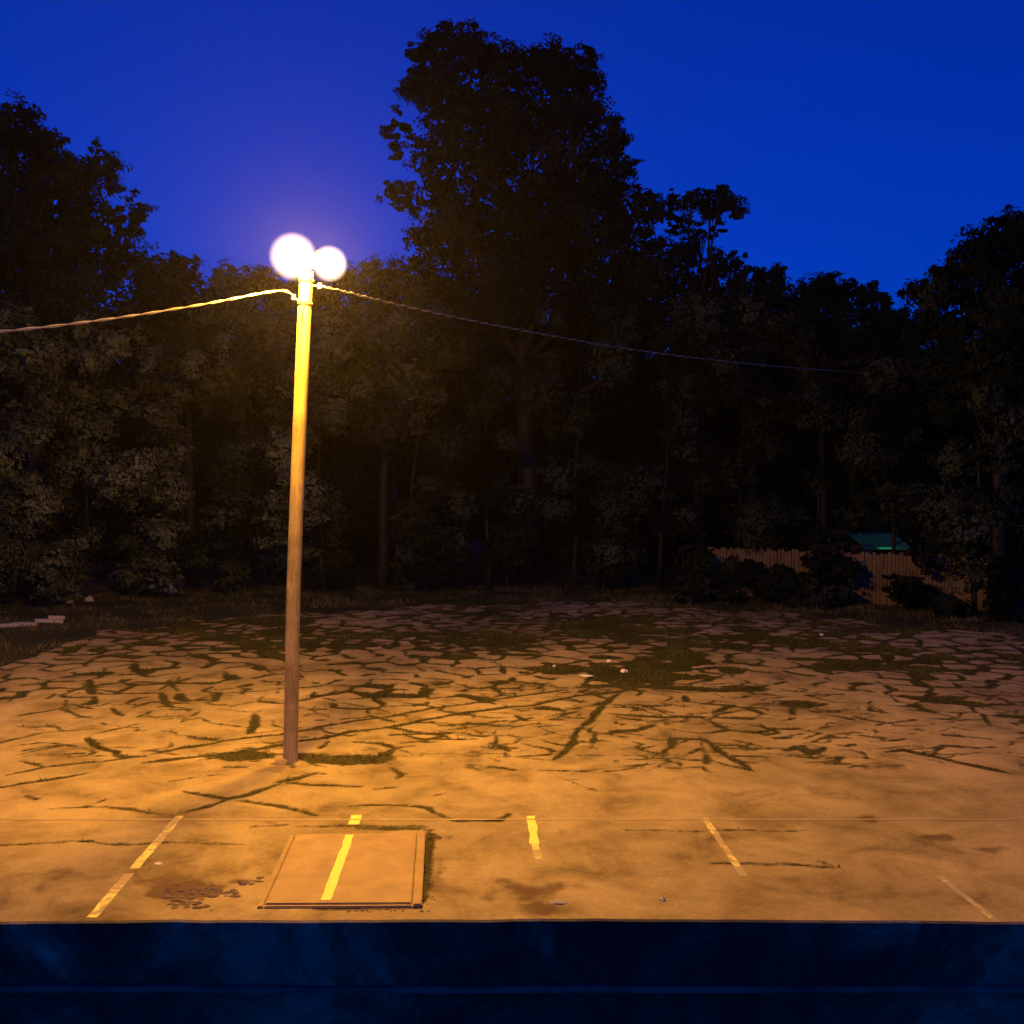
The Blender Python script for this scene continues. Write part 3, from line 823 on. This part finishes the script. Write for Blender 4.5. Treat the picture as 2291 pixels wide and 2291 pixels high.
# ------------------------------------------------------------------ trees
def crown_mesh(name, lobes, leaf=.21, dens=1.0, mat=None, seed=0, clump=.45):
    g = np.random.default_rng(seed)
    cs, ns, sz = [], [], []
    for (c, r, k) in lobes:
        ncl = max(4, int(34 * (r / 1.6) ** 2 * k * dens))
        d = g.normal(size=(ncl, 3)); d /= np.linalg.norm(d, axis=1)[:, None]
        rad_ = r * g.uniform(.45, 1.02, ncl) ** .55
        cc = np.array(c) + d * rad_[:, None] * np.array([1, .9, .92])
        cr = clump * g.uniform(.55, 1.25, ncl) * min(1.25, .55 + r * .28)
        m = g.integers(40, 70, ncl)
        idx_ = np.repeat(np.arange(ncl), m)
        o = g.normal(size=(len(idx_), 3)); o /= np.linalg.norm(o, axis=1)[:, None]
        o *= (g.random(len(idx_)) ** .45)[:, None]
        ani = g.uniform(.45, 1.6, (ncl, 3)); o = o * ani[idx_]
        p = cc[idx_] + o * cr[idx_][:, None] * np.array([1.15, 1.15, .72])
        nn = o * .6 + d[idx_] * 1.3 + g.normal(size=o.shape) * .45 + np.array([0, 0, .35])
        cs.append(p); ns.append(nn); sz.append(leaf * g.uniform(.55, 1.3, len(idx_)))
        # inner, larger sprays that close the crown
        if k > .7:
            ni = int(110 * r * r)
            q_ = g.normal(size=(ni, 3)); q_ /= np.linalg.norm(q_, axis=1)[:, None]
            p = np.array(c) + q_ * (r * .72 * g.random(ni) ** .4)[:, None]
            cs.append(p); ns.append(q_ + g.normal(size=q_.shape) * .5); sz.append(leaf * g.uniform(1.3, 2.2, ni))
    p = np.concatenate(cs); n = np.concatenate(ns); s = np.concatenate(sz)
    n /= np.linalg.norm(n, axis=1)[:, None] + 1e-9
    ref = g.normal(size=n.shape)
    a = np.cross(n, ref); a /= np.linalg.norm(a, axis=1)[:, None] + 1e-9
    b = np.cross(n, a)
    a *= s[:, None]; b *= (s * .62)[:, None]
    v = np.stack([p - a * .55, p - b * .5 - a * .05 , p + a * .62, p + b * .5 - a * .05], 1).reshape(-1, 3)
    lo = -.05
    v[:, 2] = np.maximum(v[:, 2], lo)
    me = np_mesh(name, v, np.arange(len(p) * 4).reshape(-1, 4), mat)
    at = me.attributes.new('tone', 'FLOAT', 'POINT')
    at.data.foreach_set('value', np.repeat(g.random(len(p)), 4).astype(np.float32))
    return me

def tree(name, label, cat, group, base, lobes_px, dist, mat, seed, leaf=.21, dens=1.0, trunk_r=.28, clump=.45, depth=.8, limbs=9, back=.4):
    g = random.Random(seed)
    lobes = []
    for l in lobes_px:
        u, v, r = l[:3]; k = l[3] if len(l) > 3 else 1.0
        dd = dist + g.uniform(-1, 1) * r / F * dist * depth
        c = P(u, v, dd)
        rr_ = r / F * dist
        lobes.append((Vector(c), rr_, k))
    b = Vector((base, dist + back, 0))
    root = empty(name, b)
    tag(root, label, cat, group)
    me = crown_mesh('crown', lobes, leaf, dens, mat, seed, clump)
    o = bpy.data.objects.new('crown', me); col.objects.link(o); o.parent = root; o.location = -b
    # trunk with limbs reaching into the lobes
    mb = MB()
    topz = max(l[0].z for l in lobes); cx = sum(l[0].x * l[1] for l in lobes) / sum(l[1] for l in lobes)
    h = topz * .82
    tr = []
    for i in range(9):
        s = i / 8
        tr.append(Vector((b.x + (cx - b.x) * s + .25 * mnoise.noise(Vector((s * 3, seed, 0))), b.y + .25 * mnoise.noise(Vector((s * 3, seed, 5))), -.2 + (h + .2) * s)))
    mb.tube(tr, [trunk_r * (1.25 - 1.1 * (i / 8) ** .8) for i in range(9)], 12)
    ls = sorted(lobes, key=lambda l: -l[1])[:limbs]
    for c, r, k in ls:
        s = max(.15, min(.85, (c.z - r) / max(h, .1)))
        i = min(8, int(s * 8)); a = tr[i]
        m = a.lerp(c, .5) + Vector((g.uniform(-.3, .3), g.uniform(-.3, .3), -.2 * r))
        e = c + Vector((0, 0, r * .5))
        mb.tube([a, m, c, e], [trunk_r * .42 * (1.1 - s * .6), trunk_r * .30, trunk_r * .16, .02], 7)
        for _ in range(4):
            d = Vector((g.uniform(-1, 1), g.uniform(-1, 1), g.uniform(-.3, 1))).normalized() * r * .85
            mb.tube([m.lerp(c, .6), c + d * .5 + Vector((0, 0, -.1)), c + d], [trunk_r * .14, trunk_r * .09, .012], 5)
    mb.build('trunk', M['bark'], root, True)
    return root

def gx_at(u, dist): return (u - 1145.5) / F * dist
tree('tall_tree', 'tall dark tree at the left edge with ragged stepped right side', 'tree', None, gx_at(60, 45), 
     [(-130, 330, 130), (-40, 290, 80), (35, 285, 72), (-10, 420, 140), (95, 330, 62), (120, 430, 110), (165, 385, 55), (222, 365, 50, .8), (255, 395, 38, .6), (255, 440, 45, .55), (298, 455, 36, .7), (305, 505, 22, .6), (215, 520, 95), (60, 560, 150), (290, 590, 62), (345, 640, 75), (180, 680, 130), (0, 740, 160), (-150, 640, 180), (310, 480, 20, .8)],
     45, M['leaf_shaded'], 21, .20, .95, .42)
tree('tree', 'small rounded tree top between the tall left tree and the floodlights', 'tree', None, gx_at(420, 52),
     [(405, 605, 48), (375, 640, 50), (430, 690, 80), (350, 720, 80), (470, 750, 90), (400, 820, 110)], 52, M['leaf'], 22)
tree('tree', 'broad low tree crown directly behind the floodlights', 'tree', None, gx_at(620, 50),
     [(510, 625, 45), (560, 640, 50), (600, 650, 62), (500, 700, 80), (680, 660, 68), (620, 760, 110), (740, 730, 90), (520, 820, 110), (700, 860, 120)], 50, M['leaf_lit'], 23, .2)
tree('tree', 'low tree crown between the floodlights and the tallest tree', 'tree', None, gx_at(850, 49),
     [(775, 640, 50), (840, 612, 42), (890, 625, 52), (850, 690, 75), (800, 780, 100), (930, 740, 100), (880, 870, 120)], 49, M['leaf_lit'], 24, .2)
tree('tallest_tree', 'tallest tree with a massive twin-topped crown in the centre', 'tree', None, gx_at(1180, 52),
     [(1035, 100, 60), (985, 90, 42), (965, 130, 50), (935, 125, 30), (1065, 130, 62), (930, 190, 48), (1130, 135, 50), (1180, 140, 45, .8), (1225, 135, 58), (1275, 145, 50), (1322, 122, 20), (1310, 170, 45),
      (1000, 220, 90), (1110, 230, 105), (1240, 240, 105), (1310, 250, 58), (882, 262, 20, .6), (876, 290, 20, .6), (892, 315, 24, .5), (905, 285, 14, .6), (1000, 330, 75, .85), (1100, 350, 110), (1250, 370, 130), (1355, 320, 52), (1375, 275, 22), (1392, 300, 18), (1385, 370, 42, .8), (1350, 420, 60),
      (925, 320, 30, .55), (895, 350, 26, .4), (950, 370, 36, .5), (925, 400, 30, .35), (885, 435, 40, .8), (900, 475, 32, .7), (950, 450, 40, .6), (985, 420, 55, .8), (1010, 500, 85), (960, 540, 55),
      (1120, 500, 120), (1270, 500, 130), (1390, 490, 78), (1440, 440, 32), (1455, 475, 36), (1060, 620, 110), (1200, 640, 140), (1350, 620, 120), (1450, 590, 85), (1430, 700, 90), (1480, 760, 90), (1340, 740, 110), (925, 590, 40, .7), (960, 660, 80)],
     52, M['leaf_shaded'], 25, .20, 1.15, .55, .40, .8, 14)
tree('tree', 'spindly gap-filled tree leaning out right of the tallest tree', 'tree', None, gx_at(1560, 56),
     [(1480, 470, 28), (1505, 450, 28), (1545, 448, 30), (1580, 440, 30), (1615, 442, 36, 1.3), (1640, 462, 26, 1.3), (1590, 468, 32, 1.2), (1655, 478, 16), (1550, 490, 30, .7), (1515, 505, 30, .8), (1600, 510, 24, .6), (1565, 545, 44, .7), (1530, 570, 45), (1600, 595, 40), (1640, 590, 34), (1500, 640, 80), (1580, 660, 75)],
     56, M['leaf_shaded'], 26, .19, 1.1, .26, .36)
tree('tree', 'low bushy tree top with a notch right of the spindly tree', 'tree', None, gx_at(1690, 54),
     [(1665, 610, 22), (1700, 612, 22), (1740, 610, 20), (1715, 650, 50), (1660, 670, 55), (1690, 740, 90), (1600, 760, 100), (1770, 680, 50)], 54, M['leaf_shaded'], 27)
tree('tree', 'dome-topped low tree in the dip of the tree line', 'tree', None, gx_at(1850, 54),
     [(1850, 645, 42), (1810, 665, 42), (1895, 660, 42), (1850, 710, 80), (1780, 760, 90), (1920, 760, 90)], 54, M['leaf_shaded'], 28)
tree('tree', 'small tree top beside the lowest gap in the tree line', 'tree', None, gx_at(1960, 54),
     [(1945, 655, 32), (1975, 665, 25), (1960, 720, 60), (2010, 740, 60), (1990, 800, 90)], 54, M['leaf_shaded'], 29)
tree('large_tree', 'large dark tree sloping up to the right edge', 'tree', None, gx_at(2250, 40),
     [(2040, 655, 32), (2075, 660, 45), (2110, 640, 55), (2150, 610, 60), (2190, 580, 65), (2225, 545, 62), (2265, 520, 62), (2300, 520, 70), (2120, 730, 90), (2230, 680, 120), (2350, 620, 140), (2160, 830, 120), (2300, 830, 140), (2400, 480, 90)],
     40, M['leaf_shaded'], 30, .19)

# the leafy thicket below the crowns: each tree by itself
descr = ['leafy thicket tree at the far left edge, brightest in the lamplight', 'thicket tree with pale leaf clumps beneath the bright cable', 'shaggy thicket tree left of the pole', 'dark thicket tree immediately behind the pole',
         'thicket tree with layered boughs just right of the pole', 'thicket tree with a drooping bough beneath the dim cable', 'dark thicket tree below the tallest tree', 'very dark thicket tree right of the picture centre',
         'dark thicket tree where the dim cable fades out', 'dark thicket tree left of the fence boards', 'dark thicket tree above the middle of the board fence', 'dark thicket tree above the teal-roofed shed', 'thicket tree with faintly lit leaves at the far right edge']
base_u = [-20, 160, 340, 520, 710, 900, 1090, 1290, 1480, 1670, 1850, 2030, 2230]
for i, (u, d_) in enumerate(zip(base_u, descr)):
    g = random.Random(100 + i)
    Dd = [41, 43, 44, 46, 46, 46.5, 47, 48, 48, 48, 47, 45, 38][i] 
    lob = []
    bottom = 1070 + CAM_H / Dd * F
    vv_ = 730 + g.uniform(-20, 40)
    while vv_ < bottom - 60:
        for _ in range(2):
            r = g.uniform(36, 78)
            lob.append((u + g.uniform(-100, 100), vv_ + g.uniform(-25, 25), r))
        vv_ += g.uniform(62, 95)
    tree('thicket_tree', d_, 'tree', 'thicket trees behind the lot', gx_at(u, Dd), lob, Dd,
         M['leaf_lit'] if i < 3 or i == 4 else M['leaf'], 200 + i, .145, 1.15, .10, .42, 2.6, 6, 1.6)

# the far wood that closes the view behind
g = random.Random(77); lob = []
for k in range(150):
    u = -250 + 2800 * (k + g.random()) / 150
    top = 700 if 700 < u < 1650 else (790 if u > 1650 else 690)
    for j in range(2):
        v = g.uniform(top + 40, 1290); r = g.uniform(70, 115); dd = 66 + g.uniform(-2.5, 2.5)
        lob.append((P(u + g.uniform(-30, 30), v, dd), r / F * dd, 1.0))
me = crown_mesh('far_wood', [(Vector(c), r, k) for c, r, k in lob], .34, .42, M['leaf_far'], 900, .8)
o = bpy.data.objects.new('far_wood', me); col.objects.link(o)
tag(o, 'dark far-off wood closing the view behind the trees', 'wood', kind='stuff')

# bushes at the foot of the thicket
bl = ['dark bush over the far left end of the board fence', 'tall dark bush covering the fence left of the shed', 'dark bush left of the shed against the board fence', 'low bush at the left edge behind the pale kerb stones', 'low bush left of the two white stones', 'low bush right of the two white stones', 'low bush just left of the pole', 'low bush just right of the pole', 'low bush under the thicket left of centre', 'low bush at the foot of the thicket in the centre',
      'low bush at the foot of the thicket right of centre', 'dark bush hiding the left end of the board fence', 'dark bush between the narrow visible strips of fence', 'dark bush hiding the fence left of the shed', 'dark bush hiding the fence below the right end of the shed roof', 'rounded dark bush in front of the right end of the fence', 'dark bush at the right edge beyond the fence end']
bu = [(1620, 43.4, 44), (1812, 42.0, 52), (1760, 42.3, 44), (30, 46, 60), (115, 47, 42), (300, 47, 55), (520, 47, 60), (740, 48, 60), (920, 48, 55), (1130, 49, 65), (1360, 48, 60), (1560, 43.5, 60), (1690, 43, 56), (1862, 42.3, 62), (2040, 41, 58), (2125, 38.5, 46), (2262, 38, 62)]
for i, ((u, Dd, r), lb) in enumerate(zip(bu, bl)):
    g = random.Random(400 + i)
    bt = 1070 + CAM_H / Dd * F
    if i in (15,): lob = [(u, bt - 42, 34), (u - 24, bt - 20, 26), (u + 24, bt - 22, 26)]
    else: lob = [(u + g.uniform(-r, r) * .6, bt - g.uniform(.2, 2.1) * r, r * g.uniform(.45, .75)) for _ in range(7)]
    tree('bush', lb, 'bush', 'bushes at the foot of the thicket', gx_at(u, Dd), lob, Dd, M['leaf_shaded'] if i > 8 or i < 3 else M['leaf'], 500 + i, .16, 1.0, .06, .32, .8, 5)

# ------------------------------------------------------------------ board fence and shed on the right
A = Vector((gx_at(1585, 46.5), 46.5, 0)); B = Vector((gx_at(2222, 41.0), 41.0, 0))
fence = empty('board_fence', A)
tag(fence, 'weathered vertical board fence half hidden by dark bushes on the right', 'fence')
d = (B - A); L = d.length; d.normalize(); ang = math.atan2(d.y, d.x); Rz = Matrix.Rotation(ang, 3, 'Z'); nrm = Vector((d.y, -d.x, 0))
mb = MB(); s = 0; g = random.Random(5)
while s < L:
    wbd = g.uniform(.13, .155)
    hgt = 2.15 + g.uniform(-.07, .07)
    tilt = Matrix.Rotation(g.uniform(-.012, .012), 3, 'Y')
    mb.box(A + d * (s + wbd / 2) + Vector((0, 0, hgt / 2 - .02)) + nrm * g.uniform(0, .012), (wbd - .012, .02, hgt), Rz @ tilt)
    s += wbd + g.choice([0.0, .004, .01, .02])
mb.build('boards', M['board'], fence)
for z in (.45, 1.75):
    mb = MB(); mb.box(A + d * (L / 2) + Vector((0, 0, z)) - nrm * .045, (L, .04, .09), Rz); mb.build('rail', M['board'], fence)
s = 0
while s < L + .1:
    mb = MB(); mb.box(A + d * s + Vector((0, 0, 1.05)) - nrm * .12, (.1, .1, 2.3), Rz); mb.build('post', M['board'], fence)
    s += L / 6
S = P(1962, 1218, 50.0)
shed = empty('shed', (S.x, S.y, 0))
tag(shed, 'small shed with teal sheet roof showing above the board fence', 'shed')
zr = S.z
def sbox(name, c, dm, mat, rx=0):
    mb = MB(); mb.box(c, dm, Matrix.Rotation(rx, 3, 'X')); return mb.build(name, mat, shed)
for nm, c, dm in (('wall', (S.x, S.y + 1.0, zr / 2 - .05), (1.9, .08, zr - .1)), ('wall', (S.x - .92, S.y - .0, zr / 2 - .05), (.08, 1.9, zr - .1)), ('wall', (S.x + .92, S.y - .0, zr / 2 - .05), (.08, 1.9, zr - .1))):
    sbox(nm, c, dm, M['shedwall'])
mb = MB()
n = 30; vs = []
for i in range(n + 1):
    x = S.x - 1.15 + 2.3 * i / n; zc = .018 * math.cos(i * math.pi)
    vs += [Vector((x, S.y - 1.2, zr - .02 + zc)), Vector((x, S.y + 1.2, zr + .50 + zc)), Vector((x, S.y - 1.2, zr - .035 + zc)), Vector((x, S.y + 1.2, zr + .485 + zc))]
fs = []
for i in range(n):
    a = 4 * i; fs += [(a, a + 4, a + 5, a + 1), (a + 2, a + 3, a + 7, a + 6), (a, a + 2, a + 6, a + 4), (a + 1, a + 5, a + 7, a + 3)]
mb.add(vs, fs); mb.build('roof', M['roofteal'], shed)
sbox('fascia', (S.x, S.y - 1.23, zr - .10), (2.3, .03, .16), M['roofteal'])
mb = MB(); mb.tube([Vector((S.x - .35, S.y - 1.27, zr - .10)), Vector((S.x + .30, S.y - 1.27, zr - .10))], .025, 8); mb.build('tube_light', M['tube'], shed)

# ------------------------------------------------------------------ stones, litter, rubble
def stone(u, v, r, label, mat, name='stone', cat='stone', group=None, flat=.6, seed=0, z=0):
    p = G(u, v)
    mb = MB(); mb.rock((0, 0, 0), r, seed + 1, flat)
    o = mb.build(name, mat, None, False); o.location = (p.x, p.y, z)
    tag(o, label, cat, group)
    return o
stone(157, 1349, .16, 'left of two small white stones before the left thicket', M['stone'], seed=1, group='pale stones by the verge')
stone(200, 1345, .20, 'right of two small white stones before the left thicket', M['stone'], seed=2, flat=.9, group='pale stones by the verge')
stone(384, 1328, .22, 'upright pale stone at the foot of the thicket, left of the pole', M['stone'], seed=3, flat=1.6, group='pale stones by the verge')
stone(632, 1709, .12, 'pinkish stone wedged against the foot of the pole', M['slab'], seed=4, flat=.7)
stone(355, 1936, .07, 'small white stone on the lot left of the raised slab', M['white'], seed=5, flat=.35)
stone(1481, 2016, .06, 'small pale stone alone near the guard panel, right of centre', M['stone'], seed=6, flat=.7)
stone(1250, 2022, .09, 'flat pale chip in the dark stain right of the slab', M['stone'], seed=7, flat=.3)
def crumple(u, v, r, label, seed, flat=.6):
    stone(u, v, r, label, M['white'], 'paper_litter', 'litter', 'white litter on the broken lot', flat, seed, .015)
crumple(1362, 1482, .09, 'white scrap of litter at the far edge of the weedy patch', 11)
crumple(1396, 1506, .09, 'brightest white scrap of litter in the weedy patch', 12, .9)
crumple(1312, 1516, .15, 'long flat white scrap of litter on a broken piece of paving', 13, .22)
crumple(1240, 1493, .06, 'dull pale scrap of litter left of the weedy patch', 14)
crumple(1838, 1422, .08, 'lone white scrap of litter far off on the right', 15)
# kerb stones on the left verge
for i, (u, v, L_, a, lb) in enumerate([(18, 1403, 1.1, .12, 'leftmost pale kerb stone lying in the left verge'), (55, 1400, 1.2, -.05, 'middle pale kerb stone lying in the left verge'), (110, 1393, 1.3, .25, 'long tilted pale kerb stone lying in the left verge'), (126, 1385, .8, .6, 'short white kerb stone end, rightmost on the left verge')]):
    p = G(u, v); mb = MB(); mb.box((0, 0, 0), (L_ * .75, .2, .14), Matrix.Rotation(a, 3, 'Z') @ Matrix.Rotation(.06 * (i - 1), 3, 'Y'))
    mb_o = mb.build('kerb_stone', M['stone']); mb_o.location = (p.x, p.y, .06)
    tag(mb_o, lb, 'kerb stone', 'kerb stones on the left verge')
    bv = mb_o.modifiers.new('bevel', 'BEVEL'); bv.width = .03; bv.segments = 2
# broken asphalt left of the slab and beside it
mb = MB(); g = random.Random(9)
cc = [(385, 2005, 22, 10), (430, 1995, 40, 14), (470, 1990, 35, 16), (500, 2003, 30, 8), (400, 2015, 30, 7), (560, 1975, 25, 5), (440, 2030, 40, 8)]
for k in range(340):
    u, v, su, sv = g.choice(cc)
    p = G(u + g.gauss(0, su * .7), v + g.gauss(0, sv * .7))
    mb.rock((p.x, p.y, .004), min(.06, .008 + g.expovariate(60)), 1000 + k, .3)
for k in range(90):
    s = g.random(); p = LP(1.03 + g.random() ** 2 * .05, s) if g.random() < .6 else LP(.55 + .5 * g.random(), 1.02 + g.random() * .025)
    mb.rock((p.x, p.y, .008), g.uniform(.008, .022), 3000 + k, .5)
o = mb.build('asphalt_rubble', M['rubble']); tag(o, 'scattered crumbs of broken asphalt around the raised slab', 'rubble', kind='stuff')

# ------------------------------------------------------------------ guard panel in front of the viewer
YG = 1.8
zt = P(1145, 2062, YG).z
guard = empty('balcony_guard', (0, YG, 2.9))
tag(guard, 'dark weathered solid balcony guard across the bottom foreground', 'balcony guard')
def strip(z_top, z_bot, y0, th, name, mat, amp=.0, bow=0.0, n=160):
    vs = []
    for i in range(n + 1):
        x = -4 + 8 * i / n
        e = amp * mnoise.noise(Vector((x * 9, 2, 1))) + amp * mnoise.noise(Vector((x * 30, 5, 1))) - bow * min(1.2, (x / .9) ** 2)
        dy = .004 * mnoise.noise(Vector((x * 2, 1, 3)))
        for yy, zz_ in ((y0 + dy, z_bot), (y0 + dy, z_top + e), (y0 + dy + th, z_top + e), (y0 + dy + th, z_bot)): vs.append(Vector((x, yy, zz_)))
    fs = []
    for i in range(n):
        a = 4 * i
        for k in range(4): fs.append((a + k, a + (k + 1) % 4, a + 4 + (k + 1) % 4, a + 4 + k))
    fs += [(0, 3, 2, 1), (4 * n, 4 * n + 1, 4 * n + 2, 4 * n + 3)]
    return link(name, vs, fs, mat, guard)
strip(zt, 3.5, YG, .011, 'panel', M['guard'], .0018, .005)
zl = P(1145, 2202, YG).z
strip(zl, zl - .011, YG - .010, .008, 'lap_strip', M['strip'], .0016, .0)
mb = MB(); mb.box((0, YG - 1.1, 3.45), (8, 2.6, .1)); o = mb.build('balcony_floor', M['slab']); tag(o, kind='structure')

# ------------------------------------------------------------------ night air
hz_m = bpy.data.materials.new('night_air'); hz_m.use_nodes = True
t = hz_m.node_tree; t.nodes.clear()
o_ = t.nodes.new('ShaderNodeOutputMaterial'); pv = t.nodes.new('ShaderNodeVolumePrincipled')
pv.inputs['Color'].default_value = (.9, .9, .9, 1); pv.inputs['Density'].default_value = HAZE_DENSITY; pv.inputs['Anisotropy'].default_value = .82
t.links.new(pv.outputs[0], o_.inputs['Volume'])
mb = MB(); mb.box((0, 650, 19), (1900, 1950, 41)); hz_o = mb.build('haze', hz_m); tag(hz_o, kind='stuff')
